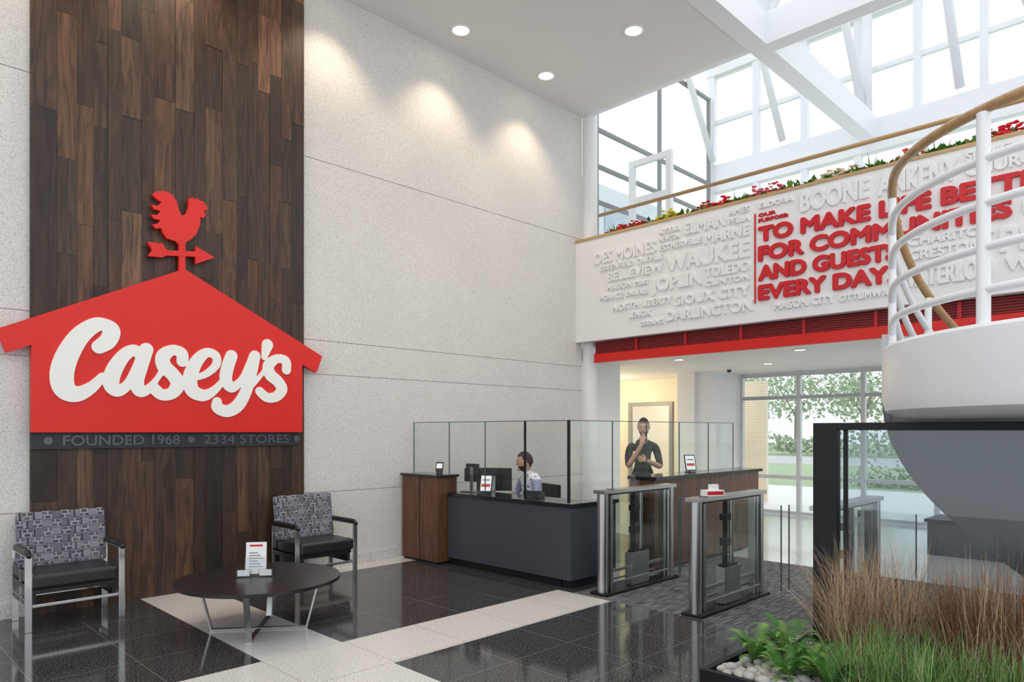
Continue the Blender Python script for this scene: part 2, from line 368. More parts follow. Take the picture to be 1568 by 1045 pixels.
# ---------------- house sign ----------------
YS=YW-.10
def P(px,py,Y=YS): return onY(px,py,Y)
def lift(vs,Y,ext): return [(v[0],Y-v[2],v[1]) for v in vs]
b=MB()
xl,xr=P(47,665)[0],P(461,665)[0]; zb=1.585
lt=P(0,503); lb=P(8,541); rt=P(495,548); rb=P(484,571); pk=P(277,412)
zl=P(47,527)[1]; zr=P(461,560)[1]; zin=(zl+zr)/2
tipz=(lt[1]+rt[1])/2; botz=(lb[1]+rb[1])/2; xc=(xl+xr)/2
half=(rt[0]-lt[0])/2
pts=[(xl,zb),(xr,zb),(xr,zin),(xc+half-.07,botz),(xc+half,tipz),(xc,pk[1]),(xc-half,tipz),(xc-half+.07,botz),(xl,zin)]
vs,fs=poly_extrude(pts,.03); b.add(lift(vs,YS+.0,.03),fs,'red')
YR=YS
roo=[(232,299),(238,294),(250,293),(261,298),(269,308),(273,322),(277,331),(283,329),(287,320),(288,311),(287,305),(291,306),(293,302),(297,306),(301,304),(304,308),(310,309),(313,314),(318,321),(311,324),(314,330),(310,335),(306,333),(305,346),(300,359),(291,368),(285,371),(283,375),(283,416),(273,416),(273,375),(268,370),(255,366),(249,358),(246,350),(238,351),(232,345),(240,343),(245,338),(235,336),(230,329),(240,330),(245,324),(235,321),(230,314),(241,316),(246,310),(238,305)]
vs,fs=poly_extrude([P(*p) for p in roo],.02); b.add(lift(vs,YR,.02),fs,'red')
arr=[(225,371),(248,374),(254,384),(298,386),(298,378),(328,395),(298,405),(298,394),(254,392),(248,395),(226,393),(232,383)]
vs,fs=poly_extrude([P(*p) for p in arr],.023); b.add(lift(vs,YR,.02),fs,'red')
YL=YS-.031
SM=[]
def stroke(pp,ws):
    c=smooth_path([(*P(a,bb),0) for a,bb in pp],14); n=len(c); sc=.0068
    wv=smooth_path([(w,0,0) for w in ws],14); m=len(wv)
    for i in range(n):
        t=i/(n-1)*(m-1); a=int(min(t,m-2)); w=(wv[a].x+(wv[a+1].x-wv[a].x)*(t-a))*sc/2
        SM.append((c[i].x,c[i].y,w))
stroke([(150,532),(163,523),(169,508),(160,499),(143,499),(120,516),(101,546),(93,575),(98,597),(116,604),(138,594),(155,577)],[18,21,21,17,19,23,26,27,25,20,15,10])
stroke([(214,548),(204,537),(188,545),(173,567),(168,588),(178,599),(194,589),(208,564),(218,540)],[14,15,17,20,20,16,13,13,15])
stroke([(222,536),(213,562),(207,584),(212,599),(224,597),(236,584)],[18,19,19,17,12,8])
stroke([(277,554),(276,542),(262,537),(248,546),(249,561),(262,574),(270,588),(262,602),(246,605),(234,596)],[16,16,15,19,20,19,20,17,16,16])
stroke([(234,586),(244,572),(249,556)],[7,8,10])
stroke([(270,592),(282,586),(290,580)],[10,8,9])
stroke([(290,580),(312,574),(328,560),(328,546),(314,541),(299,554),(289,578),(292,598),(309,606),(326,598),(342,580)],[9,10,12,13,14,18,20,20,17,12,8])
stroke([(352,546),(345,567),(344,584),(353,594),(368,582),(379,561),(386,546)],[18,19,18,15,11,12,14])
stroke([(388,546),(382,572),(374,600),(362,621),(346,630),(331,625),(330,616)],[17,18,18,19,18,17,14])
stroke([(366,606),(382,592),(398,574),(408,560)],[8,8,7,7])
stroke([(407,529),(402,548)],[18,9])
stroke([(436,567),(435,554),(422,550),(409,560),(411,574),(423,585),(429,597),(420,608),(406,609),(395,600)],[15,15,14,18,19,18,18,16,15,14])
vs,fs=poly_extrude(contour(SM,.007),.012); b.add(lift(vs,YL,.012),fs,'cream')
b.build('house_sign')
b=MB()
b.box(P(47,668,YW-.07)[0],P(456,668,YW-.07)[0],YW-.08,YW-.052,1.44,1.583,'band')
fr=frY(YW-.081)
text(b,'FOUNDED 1968',"bandtxt",fr,1.56,2.55,1.465,1.56,.008,.003)
text(b,'2334 STORES',"bandtxt",fr,2.78,3.70,1.465,1.56,.008,.003)
for xx in (1.45,2.66,3.79): b.cyl((xx,YW-.08,1.512),(xx,YW-.09,1.512),.035,'bandtxt')
b.build('founding_plaque')

# ---------------- ceiling ----------------
b=MB(); b.box(-5,8.85,4.38,YW+.3,CZ,CZ+.3,'ceil'); b.build('ceiling')
b=MB(); b.box(8.93,13.3,-6,10.7,2.72,2.95,'white'); b.build('ceiling_lobby')
def downlight(x,y,z,e,rad=.11,warm=(1,.80,.57),spot=True,ang=100,blend=.7):
    b=MB(); n=28
    vs=[];fs=[]
    for rr,zz in((rad*1.25,0),(rad*1.25,-.012),(rad,-.014),(rad*.85,.03-.02)):
        for i in range(n): a=2*math.pi*i/n; vs.append((math.cos(a)*rr,math.sin(a)*rr,zz))
    for q in range(3):
        for i in range(n): j=(i+1)%n; fs.append((q*n+i,q*n+j,(q+1)*n+j,(q+1)*n+i))
    b.add(vs,fs,'white',True); b.cyl((0,0,-.002),(0,0,-.008),rad*.9,'lamp',seg=n)
    o=b.build('ceiling_downlight',(x,y,z))
    if spot:
        l=bpy.data.lights.new('spot','SPOT'); l.energy=e; l.color=warm; l.spot_size=math.radians(ang); l.spot_blend=blend; l.shadow_soft_size=.06
        lo=bpy.data.objects.new('downlight_beam',l); bpy.context.scene.collection.objects.link(lo); lo.location=(0,0,-.05); lo.parent=o
for x,y,e in ((1.0,6.75,70),(2.6,6.75,90),(4.2,6.75,80),(5.83,6.75,80),(7.44,6.75,80),(7.39,5.2,50),(5.8,5.2,50),(4.2,5.2,50),(2.6,5.2,50)):
    downlight(x,y,CZ,e)
for x,y in ((9.6,5.9),(9.6,4.0),(11.2,5.2),(11.2,3.2),(9.6,1.8)): downlight(x,y,2.72,22,.08,ang=140,warm=(1,.92,.82))
b=MB(); b.cyl((0,0,0),(0,0,-.05),.06,'white'); b.ell((0,0,-.05),(.045,.045,.045),'screenk'); b.build('ceiling_dome_camera',(11.4,6.0,2.72))
b=MB(); b.cyl((0,0,0),(0,0,-.03),.09,'white'); b.cyl((0,0,-.03),(0,0,-.06),.05,'white',r2=.03); b.build('ceiling_smoke_detector',(9.9,2.9,2.72))

# ---------------- balcony ----------------
b=MB()
b.box(XP,XP+.14,-6,YW-.001,3.02,4.62,'parapet'); b.box(XP-.015,XP+.155,-6,YW-.001,4.62,4.66,'rail')
b.build('wall_balcony')
b=MB(); b.box(XP+.16,XP+.5,-6,YW-.2,4.40,4.52,'soil'); b.box(XP+.5,XP+.54,-6,YW-.2,3.42,4.62,'parapet'); b.build('flower_trough')
b=MB(); b.box(XP+.15,13.1,-6,YW-.001,3.03,3.4,'white'); b.build('floor_balcony')
b=MB(); b.box(8.86,8.925,-6,7.0,2.69,2.83,'red'); b.box(8.90,8.925,-6,7.0,2.83,3.02,'rgrille')
for i in range(6): b.box(8.885,8.899,-6,7.0,2.845+i*.03,2.853+i*.03,'redtxt')
y=6.2
while y>-5: b.box(8.872,8.884,y-.02,y+.02,2.835,3.015,'redtxt'); y-=.85
b.build('trim_red_fascia')
b=MB(); b.tube([(9.12,7.1,5.13),(9.12,0,5.13),(9.12,-6,5.13)],.028,'rail')
b.build('balcony_handrail')
# lettering (a = -Y)
b=MB(); fx=frX(XP-.0005)
yl=4.16
for i,(t,pe) in enumerate((('TO MAKE LIFE BETTER',1.02),('FOR COMMUNITIES',1.44),('AND GUESTS',2.50),('EVERY DAY.',2.55))):
    z1=4.245-i*.252; text(b,t,'redtxt',fx,-yl,-pe,z1-.205,z1,.035,.015)
text(b,'OUR','redtxt',fx,-yl,-3.93,4.37,4.42,.02,.004); text(b,'PURPOSE:','redtxt',fx,-yl,-3.77,4.30,4.35,.02,.004)
b.box(XP-.02,XP,4.20,4.215,3.26,4.43,'redtxt')
W=[('DES MOINES',-6.85,-5.72,4.20,.19),('ALTOONA',-5.66,-5.32,4.44,.08),('NEWTON',-5.66,-5.32,4.33,.07),('ESTHERVILLE',-5.66,-4.98,4.20,.09),
('ELMAN',-5.25,-4.62,4.36,.17),('AMES',-4.58,-4.28,4.48,.08),('PELLA',-4.58,-4.28,4.36,.08),('MARNE',-4.93,-4.28,4.17,.15),
('WAUKEE',-5.55,-4.28,3.88,.24),('OAKVILLE',-6.05,-5.6,4.08,.08),('GREENFIELD',-6.75,-6.1,4.08,.08),('BELLEVIEW',-6.6,-5.6,3.90,.14),
('JOPLIN',-5.80,-4.98,3.57,.26),('TOLEDO',-4.93,-4.28,3.70,.14),('MARION',-6.6,-6.15,3.76,.09),('STUART',-6.1,-5.85,3.76,.07),('HORACE',-6.75,-6.3,3.62,.09),('IOWA FALLS',-6.25,-5.85,3.62,.08),
('CLINTON',-4.93,-4.28,3.58,.08),('NORTH LIBERTY',-6.5,-5.45,3.43,.10),('SIOUX CITY',-5.4,-4.28,3.38,.14),('LENOX',-6.2,-5.8,3.29,.09),('DARLINGTON',-5.55,-4.24,3.17,.15),('CORNING',-6.0,-5.6,3.15,.07),
('MASON CITY',-3.95,-3.2,3.14,.10),('OTTUMWA',-3.15,-2.6,3.14,.08),('WATERLOO',-2.5,-1.6,3.2,.22),('PIERRE HILL',-1.55,0.2,3.44,.26),('CRESTON',-2.4,-1.7,3.5,.12),('CHARITON',-2.4,-1.6,3.66,.10),('NEVADA',-1.35,-.7,3.80,.14),('ADAIR',-.6,-.1,3.80,.14),('WINTERSET',-1.5,-.4,3.24,.14),
('BOONE',-3.62,-2.81,4.31,.25),('ANKENY',-2.72,-1.92,4.30,.25),('ELDORA',-4.15,-3.7,4.48,.07),('SPENCER',-1.85,-1.3,4.46,.11),('CHURCHILL',-1.85,-.9,4.30,.13),('MARCUS',-1.25,-.6,4.46,.11),('PERRY',-.85,-.4,4.30,.12)]
for t,a0,a1,z0,cap in W: text(b,t,'parapet',fx,a0,a1,z0,z0+cap,.024,.009*cap/.2)
b.build('parapet_lettering')
b=MB(); b.cyl((8.99,7.19,0),(8.99,7.19,8.4),.125,'white',seg=32); b.cyl((8.99,7.19,0),(8.99,7.19,.1),.15,'steel',seg=32); b.build('round_column')

# flowers
def bush(px,col,X=9.04,n=75,h=.28,w=.27,kind='round'):
    y,_=onX(px,300,X); b=MB(); rr=random.Random(int(px))
    y=min(y,6.7)
    cl=lambda p:Vector((max(-.17,p.x),p.y,p.z))
    for i in range((230 if not col else 150) if kind=='round' else 70):
        a=rr.uniform(0,6.28); l=rr.uniform(.06,.12); rad=rr.uniform(0,w); e=rr.uniform(.2,.8)
        c=Vector((math.cos(a)*rad*.4,math.sin(a)*rad,rr.uniform(.0,h*(1.0 if not col else .85)))); d=Vector((math.cos(a)*.5,math.sin(a),e)).normalized()
        sd=d.cross(Vector((0,0,1))).normalized()*(.028 if kind=='round' else .010)
        if kind!='round': l*=3.6; c=Vector((0,0,.02)); d=Vector((math.cos(a)*.35,math.sin(a),rr.uniform(.5,1.8))).normalized()
        b.add([cl(c),cl(c+d*l*.5+sd),cl(c+d*l),cl(c+d*l*.5-sd)],[(0,1,2,3)],'leaf' if rr.random()<.7 else 'fern2')
    if col:
        for i in range(n):
            a=rr.uniform(0,6.28); rad=w*math.sqrt(rr.random()); s_=rr.uniform(.018,.034)
            c=(max(-.12,math.cos(a)*rad*.42),math.sin(a)*rad,h*.62+rr.uniform(0,.6)*h*(1.35-rad/w)*1.1)
            for q in range(5):
                aa=q*1.257; b.ell((c[0]+math.cos(aa)*s_*.6,c[1]+math.sin(aa)*s_*.6,c[2]+rr.uniform(0,.01)),(s_*.6,s_*.6,s_*.4),col,seg=6,rings=4)
    names={'fred':'red_geranium','fyel':'yellow_begonia','fpink':'pink_begonia','fwhite':'peach_begonia','forg':'orange_geranium',None:'trailing_foliage'}
    b.build(names[col] if kind=='round' else 'spider_plant',(X,y,4.52))
for px,c in ((948,'fred'),(972,'fred'),(1022,'fyel'),(1085,'fred'),(1105,'fred'),(1160,'fpink'),(1184,'fpink'),(1270,'fwhite'),(1296,'fwhite'),(1398,'forg'),(1515,'fred'),(1550,'fred')): bush(px,c)
for px in (996,1050,1130,1212,1240,1322,1350,1430,1455,1480): bush(px,None,h=.24)
for px in (925,1128,1338,1436): bush(px,None,h=.3,kind='spike')

# ---------------- upper glazing & skylight ----------------
b=MB()
b.box(8.85,9.1,-6,4.13,CZ-.02,CZ+.4,'steelw'); b.box(-5,13.1,4.13,4.38,CZ-.02,CZ+.4,'steelw'); b.box(8.85,8.95,4.38,YW,CZ,CZ+.3,'steelw')
b.build('skylight_ring_beam')
XB=13.1
b=MB(); b.box(XB,XB+.2,-6,7.4,2.95,4.7,'white'); b.box(XB,XB+.2,-6,7.4,6.5,7.05,'steelw'); b.box(XB,XB+.2,-6,7.4,8.9,9.1,'steelw'); b.box(XB,XB+.2,-6,7.4,4.7,4.8,'steelw')
b.build('wall_upper_back')
b=MB()
y=7.3
while y>-6:
    b.box(XB+.02,XB+.14,y-.06,y+.06,4.8,6.5,'steelw'); b.box(XB+.02,XB+.14,y-.06,y+.06,7.05,8.9,'steelw'); y-=.95
b.box(XB+.04,XB+.12,-6,7.3,5.6,5.66,'steelw'); b.box(XB+.04,XB+.12,-6,7.3,7.9,7.98,'steelw')
b.box(XB+.07,XB+.08,-6,7.3,4.8,6.5,'wglass'); b.box(XB+.07,XB+.08,-6,7.3,7.05,8.9,'wglass')
b.build('window_clerestory')
b=MB()
y=7.2
while y>-6:
    p0=Vector((13.2,y,9.15)); p1=Vector((8.95,y,10.6)); b.tube([p0,p1],.09,'steelw',seg=6)
    b.tube([Vector((8.95,y,10.6)),Vector((5.0,y,9.0))],.09,'steelw',seg=6)
    b.tube([(13.0,y,7.1),(11.2,y,9.75)],.07,'steelw',seg=6)
    y-=1.45
for x,z in ((12.2,9.42),(11.2,9.78),(10.1,10.2),(8.95,10.6),(7.6,10.05),(6.3,9.5),(5.0,9.0)): b.tube([(x,7.3,z),(x,-6,z)],.07,'steelw',seg=6)
for y in (1.5,-1.4,): b.box(9.1,13.1,y-.1,y+.1,6.72,7.0,'steelw')
for x,y in ((8.98,4.25),(8.98,1.5),(8.98,-1.4),(13.0,4.25)): b.tube([(x,y,7.1),(x,y,10.4 if x<10 else 9.0)],.09,'steelw')
b.tube([(8.98,4.25,7.1),(11.2,4.25,9.75)],.09,'steelw'); b.tube([(8.98,1.5,7.1),(11.2,1.5,9.75)],.09,'steelw')
b.build('skylight_frame')
b=MB(); yy=YW+.05
for x in (9.3,11.2,13.0): b.box(x-.03,x+.03,yy-.03,yy+.03,3.4,8.4,'grey')
for z in (5.45,6.05,6.67,8.4): b.box(9.12,13.05,yy-.028,yy+.028,z-.03,z+.03,'grey')
b.box(9.12,13.05,yy-.005,yy+.005,3.4,8.4,'wglass')
b.build('window_side')
b=MB(); 
for y0,y1 in ((7.02,7.12),(6.28,6.38)): b.box(9.97,10.05,y0,y1,3.41,6.24,'steelw')
for z in (6.14,5.5,3.41): b.box(9.98,10.04,6.38,7.02,z,z+.1,'steelw')
b.box(10.0,10.01,6.38,7.02,3.5,6.14,'wglass'); b.build('door_balcony')
b=MB(); b.box(16,26,14,24,0,9.6,'bldg'); 
for z in (1.2,4.6,7.4): 
    for x in range(5): b.box(16.3+x*1.95,17.9+x*1.95,13.95,14.0,z,z+(2.2 if z<7 else 1.5),'bwin')
b.build('neighbouring_building')

# ---------------- lobby back ----------------
XB2=13.1
b=MB(); b.box(8.86,9.9,YW,YW+.12,0,2.72,'white'); b.build('wall_lobby_side')
b=MB()
b.box(13.0,13.2,9.28,10.6,0,2.72,'warm'); b.box(13.0,13.2,7.35,8.12,0,2.72,'warm'); b.box(13.0,13.2,8.12,9.28,2.23,2.72,'warm'); b.box(8.9,13.2,10.6,10.75,0,2.72,'warm')
b.box(15.0,15.1,7,10.7,0,2.72,'warm')
b.build('wall_back_room')
b=MB(); b.box(12.96,13.02,8.13,8.21,0,2.22,'grey'); b.box(12.96,13.02,9.19,9.27,0,2.22,'grey'); b.box(12.96,13.02,8.21,9.19,2.14,2.22,'grey')
b.box(13.22,14.1,8.22,8.27,0.005,2.12,'door'); b.build('door_back_room')
b=MB(); b.box(12.0,13.1,6.68,6.98,0,2.72,'white'); b.box(11.9,13.1,6.98,7.35,0,2.72,'white'); b.build('wall_lobby_pier')
def plight(n,loc,e,col,rad=.2):
    l=bpy.data.lights.new(n,'POINT'); l.energy=e; l.color=col; l.shadow_soft_size=rad; o=bpy.data.objects.new(n,l); bpy.context.scene.collection.objects.link(o); o.location=loc
plight('back_room_lamp',(11.6,9.2,2.4),70,(1,.80,.54)); plight('inner_room_lamp',(14.2,8.8,2.3),40,(1,.82,.58))
b=MB()
y=6.64; ysn=[]
while y>-6: ysn.append(y); y-=1.145
for y in ysn: b.box(XB2,XB2+.1,y-.035,y+.035,0,2.72,'alu')
for z in (0.0,.68,2.2,2.64): b.box(XB2+.01,XB2+.09,-6,6.64,z,z+.07,'alu')
b.box(XB2+.05,XB2+.055,-6,6.64,.07,2.64,'wglass'); b.build('window_lobby')
b=MB()
for y0,y1 in ((5.53,6.60),(4.385,5.455),(3.24,4.31)):
    z=2.6
    while z>1.0: b.box(XB2+.01-.03,XB2+.005,y0,y1,z,z+.004,'alu'); z-=.04
b.build('window_blinds')
b=MB(); b.box(10.2,10.9,-2.5,2.6,0,.42,'slate'); b.box(10.17,10.93,-2.53,2.63,.42,.46,'black'); b.build('lobby_bench')

# ---------------- exterior ----------------
b=MB(); b.box(13.2,20.5,-25,16,-.12,-.03,'concgr'); b.box(20.5,34,-60,60,-.12,-.02,'lawn'); b.box(34,44,-60,60,-.12,-.03,'asph'); b.box(44,90,-90,90,-.12,0.0,'lawn'); b.box(-5,13.2,7.6,40,-.12,-.05,'lawn')
b.build('ground_exterior')
def tree(x,y,h,r):
    b=MB(); b.cyl((0,0,0),(0,0,h*.5),.12,'bark',r2=.07)
    for i in range(5):
        a=i*1.3; b.tube([(0,0,h*.4),(math.cos(a)*r*.4,math.sin(a)*r*.4,h*.68)],.04,'bark',seg=5)
    for i in range(1100):
        th=R.uniform(0,6.28); cz=R.uniform(-1,1); rr=R.random()**.4; q=math.sqrt(1-cz*cz)
        c=Vector((math.cos(th)*q*r*rr,math.sin(th)*q*r*rr,h*.66+cz*rr*h*.33)); s_=R.uniform(.08,.22)
        for w_ in range(1):
            n1=Vector((R.gauss(0,1),R.gauss(0,1),R.gauss(0,1))).normalized(); n2=n1.orthogonal().normalized()*s_; n3=n1.cross(n2).normalized()*s_*.7
            b.add([c-n2,c-n3,c+n2,c+n3],[(0,1,2,3)],'tree')
    b.build('tree',(x,y,-.05))
for x,y,h,r in ((52,22,7,3.5),(56,29,8,4),(58,12,7,3.5),(56,4,6,3),(58,-5,7,3.5),(60,36,8,4.5),(34,17.5,4.6,1.8),(50,16.5,6,2.6)): tree(x,y,h,r)
b=MB()
for i in range(3500):
    y=R.uniform(-6,26); c=Vector((46+R.uniform(-.8,.8),y,R.uniform(.1,1.5+.5*math.sin(y*.9)))); s_=R.uniform(.08,.22)
    n1=Vector((R.gauss(0,1),R.gauss(0,1),R.gauss(0,1))).normalized(); n2=n1.orthogonal().normalized()*s_; n3=n1.cross(n2).normalized()*s_*.7
    b.add([c-n2,c-n3,c+n2,c+n3],[(0,1,2,3)],'tree')
b.build('hedge',(0,0,0))
for x,y in ((21.5,6.0),(21.5,3.0),(21.5,-0.5)):
    b=MB()
    for i in range(900):
        c=Vector((R.gauss(0,.28),R.uniform(-1.3,1.3),abs(R.gauss(0,.28)))); s_=R.uniform(.03,.08)
        n1=Vector((R.gauss(0,1),R.gauss(0,1),R.gauss(0,1))).normalized(); n2=n1.orthogonal().normalized()*s_; n3=n1.cross(n2).normalized()*s_*.6
        b.add([c-n2,c-n3,c+n2,c+n3],[(0,1,2,3)],'shrub')
    b.build('shrub',(x,y,-.02))
def car(x,y,k):
    b=MB(); prof=[(-2.2,.35),(-2.2,.8),(-1.9,.95),(-1.2,1.0),(-.7,1.4),(.7,1.42),(1.3,1.0),(2.05,.9),(2.2,.7),(2.2,.35)]
    n=len(prof); vs=[(-.88,p[0],p[1]) for p in prof]+[(.88,p[0],p[1]) for p in prof]
    fs=[tuple(range(n)),tuple(range(2*n-1,n-1,-1))]+[(i,n+i,n+(i+1)%n,(i+1)%n) for i in range(n)]
    b.add(vs,fs,k); 
    for sx in(-.885,.885): b.add([(sx,-1.05,1.0),(sx,-.65,1.34),(sx,.62,1.36),(sx,1.1,1.0)],[(0,1,2,3)],'screenk')
    for sx in(-.9,.7):
        for yy in(-1.35,1.35): b.cyl((sx,yy,.33),(sx+.2,yy,.33),.33,'plastic')
    b.build('parked_car',(x,y,-.03))
for i,(x,y,k) in enumerate(((40,6.0,'carr'),(40,0.5,'carw'),(40,-5.5,'cark'))): car(x,y,k)

# ---------------- lounge chairs ----------------
def lounge(x,y):
    b=MB(); w=.72
    for sx in(0,w-.05):
        b.box(sx,sx+.05,0,.014,0,.60,'chrome'); b.box(sx,sx+.05,.50,.514,0,.60,'chrome')
        b.box(sx+.001,sx+.049,0.001,.513,.60,.61,'chrome')
        n=8; pts=[]
        for i in range(n+1):
            t=i/n; pts.append((sx+.025,-.03+t*.53,.628+(-.025 if i==0 else 0)))
        b.tube(pts,[.016]+[.026]*(n-1)+[.02],'leather',seg=8)
        b.box(sx+.005,sx+.045,.014,.50,.20,.212,'chrome')
    b.box(.05,w-.05,.01,.03,.19,.215,'chrome'); b.box(.05,w-.05,.49,.50,.19,.215,'chrome'); b.box(.05,w-.05,.04,.5,.29,.33,'plastic')
    for sx in (.06,w-.085): b.box(sx,sx+.025,.05,.45,.20,.30,'plastic')
    o=b.build('lounge_armchair',(x,y,0),bevel=.003)
    c=MB(); c.box(.055,w-.055,-.02,.52,.33,.455,'leather'); s=c.build('seat_cushion',bevel=.03,parent=o); s.modifiers[0].segments=4
    T=Matrix.Translation((0,.46,.44))@Matrix.Rotation(math.radians(-9),4,'X')
    c=MB(); c.box(.03,w-.03,-.055,.045,0,.47,'fabric',T=T); s=c.build('back_cushion',bevel=.028,parent=o); s.modifiers[0].segments=4
lounge(1.18,6.60); lounge(3.42,6.49)

# ---------------- coffee table ----------------
b=MB(); r=.63
b.cyl((0,0,.395),(0,0,.42),r,'tabletop',seg=72)
b.cyl((0,0,.385),(0,0,.395),r-.03,'plastic',seg=48)
for k in range(4):
    a=math.radians(45+90*k+8)
    b.X=Matrix.Rotation(a,4,'Z')
    b.add([(.36,-.022,0),(.375,-.022,0),(.375,.022,0),(.36,.022,0),(.46,-.022,.388),(.475,-.022,.388),(.475,.022,.388),(.46,.022,.388)],[(0,1,2,3)[::-1],(4,5,6,7),(0,1,5,4),(1,2,6,5),(2,3,7,6),(3,0,4,7)],'steel')
    b.box(0,.372,-.02,.02,.0+.002*(k%2),.012+.002*(k%2),'steel')
    b.X=Matrix.Identity(4)
b.build('coffee_table',(2.55,5.43,0))
b=MB(); T=Matrix.Rotation(math.radians(-8),4,'X')
b.box(-.08,.08,-.002,.002,.015,.27,'paper',T=T); b.box(-.085,.085,-.006,-.004,.01,.15,'acryl',T=T)
b.box(-.08,.08,-.05,.05,0,.008,'acryl'); b.box(-.05,.05,-.0035,-.0022,.235,.25,'redtxt',T=T)
for i in range(6): b.box(-.055,.055-(.02*(i%3)),-.0035,-.0022,.07+i*.022,.076+i*.022,'ink',T=T)
b.box(-.14,-.03,-.07,-.03,.008,.06,'acryl'); b.box(.03,.14,-.07,-.03,.008,.06,'acryl')
b.box(-.13,-.04,-.055,-.04,.01,.055,'paper'); b.box(.04,.13,-.055,-.04,.01,.055,'paper')
b.build('brochure_holder',(2.55,5.50,.42),rz=math.radians(-35))

# ---------------- reception ----------------
b=MB(); b.box(5.25,5.55,6.5,7.2,.03,1.04,'desk_wood'); b.box(5.23,5.57,6.48,7.22,1.04,1.07,'top'); b.box(5.27,5.55,6.52,7.2,0,.03,'black')
b.box(5.244,5.25,6.845,6.85,.03,1.04,'black')
b.build('wood_pedestal',bevel=.003)
RC=empty('reception_desk')
b=MB(); b.box(5.4,5.46,4.72,6.49,.08,.82,'slate'); b.box(5.43,5.46,4.72,6.49,0,.08,'black')
b.box(5.4,6.15,4.56,4.72,.08,.82,'slate'); b.box(5.43,6.1,4.58,4.70,0,.08,'black')
b.box(5.38,5.82,4.54,6.47,.82,.86,'top'); b.box(5.82,6.18,4.54,4.74,.82,.86,'top')
b.box(5.46,5.8,6.40,6.46,.0,.82,'slate')
b.box(5.80,6.15,4.9,6.45,.70,.74,'slate') 
for y in (4.95,6.3): b.box(5.6,6.1,y,y+.04,0,.70,'slate')
b.build('desk_body',bevel=.003,parent=RC)
b=MB(); b.box(6.8,9.4,4.5,4.56,.02,1.03,'desk_wood'); b.box(6.78,9.45,4.46,4.86,1.03,1.07,'top'); b.box(6.8,9.4,4.51,4.55,0,.02,'black')
b.box(6.8,6.84,4.56,4.84,.0,1.03,'desk_wood'); b.box(9.36,9.4,4.56,4.84,0,1.03,'desk_wood')
b.build('transaction_counter',bevel=.003,parent=RC)
b=MB(); ztop=1.70
GX=5.42
ypx=lambda px:onX(px,0,GX)[0]
cuts=[ypx(634),ypx(688),ypx(743),ypx(804),ypx(871)]
for i in range(4):
    y1,y0=cuts[i],cuts[i+1]; zb=1.075 if i==0 else .865
    b.box(GX-.005,GX+.005,y0+.004,y1-.004,zb,ztop,'glass')
    b.box(GX-.006,GX+.006,y0-.003,y0+.003,.865 if y0<6.47 else 1.075,ztop,'gedge' if i<2 else 'black')
b.box(GX-.006,GX+.006,cuts[0]-.003,cuts[0]+.003,1.075,ztop,'gedge')
b.box(GX-.007,GX+.007,cuts[4]+.012,cuts[0],ztop,ztop+.008,'gedge')
b.box(GX-.012,GX+.012,cuts[4]-.012,cuts[4]+.012,.865,ztop+.01,'black'); b.box(GX-.01,GX+.01,cuts[3]-.009,cuts[3]+.009,.865,ztop-.001,'black')
gy=cuts[4]
b.box(GX,6.15,gy-.005,gy+.005,.865,ztop,'glass'); b.box(6.155,6.795,gy-.005,gy+.005,.02,ztop,'glass'); b.box(6.8,8.86,gy-.005,gy+.005,1.075,ztop,'glass')
for x in (6.15,6.8,7.5,8.2,8.86): b.box(x-.003,x+.003,gy-.006,gy+.006,.02 if x==6.15 else 1.075,ztop,'gedge')
b.box(GX+.012,8.86,gy-.007,gy+.007,ztop,ztop+.008,'gedge')
b.build('glass_screen',parent=RC)

def tablet(name,loc,rz,w=.15,h=.21,tilt=-18):
    b=MB(); T=Matrix.Translation((0,0,.02))@Matrix.Rotation(math.radians(tilt),4,'X')
    b.box(-w/2,w/2,-.006,.006,0,h,'plastic',T=T); b.box(-w/2+.012,w/2-.012,-.0085,-.006,.014,h-.014,'screen',T=T)
    b.box(-w*.36,w*.36,-.010,-.0085,h*.30,h*.46,'screenr',T=T); b.box(-w*.3,w*.3,-.010,-.0085,h*.66,h*.72,'ink',T=T)
    b.box(-.05,.05,-.03,.08,0,.012,'plastic'); b.box(-.012,.012,.03,.045,.012,h*.5,'plastic')
    return b.build(name,loc,rz,bevel=.002)
tablet('tablet_on_stand',(5.56,6.0,.861),math.radians(-60))
tablet('tablet_on_stand',(7.87,4.66,1.071),math.radians(-30),tilt=-15)
b=MB(); T=Matrix.Rotation(math.radians(-20),4,'X'); b.box(-.045,.045,-.01,.01,.03,.15,'plastic',T=T); b.box(-.035,.035,-.012,-.01,.07,.13,'screen',T=T); b.cyl((0,0.01,0),(0,0.01,.05),.045,'plastic',r2=.02)
b.build('card_reader',(5.42,6.68,1.071),math.radians(-50))
def monitor(loc,rz,w=.52,hh=.42):
    b=MB(); b.box(-w/2,w/2,-.015,.015,.12,hh,'plastic'); b.box(-w/2+.01,w/2-.01,-.018,-.015,.135,hh-.01,'screenk'); b.box(-.1,.1,.015,.04,.2,.34,'plastic')
    b.box(-.025,.025,.04,.05,.012,.3,'steel'); b.box(-.12,.12,-.06,.12,0,.012,'steel'); b.build('computer_monitor',loc,rz,bevel=.003)
monitor((5.95,6.26,.741),math.radians(125),.44,.40); monitor((5.68,6.33,.861),math.radians(95),.30,.28)
b=MB(); b.box(-.1,.1,-.08,.08,0,.05,'plastic'); b.box(-.1,-.05,-.1,.1,.05,.08,'plastic'); 
for i in range(9): b.box(-.02+(i%3)*.03,0+(i%3)*.03,-.04+(i//3)*.03,-.02+(i//3)*.03,.05,.056,'grey')
b.build('desk_phone',(5.66,5.3,.861),.4)
b=MB(); b.box(-.07,.07,-.22,.22,0,.02,'plastic'); 
for i in range(4): b.box(-.055+.03*i,-.032+.03*i,-.2,.2,.02,.026,'grey')
b.build('keyboard',(5.98,5.45,.741),0.0)

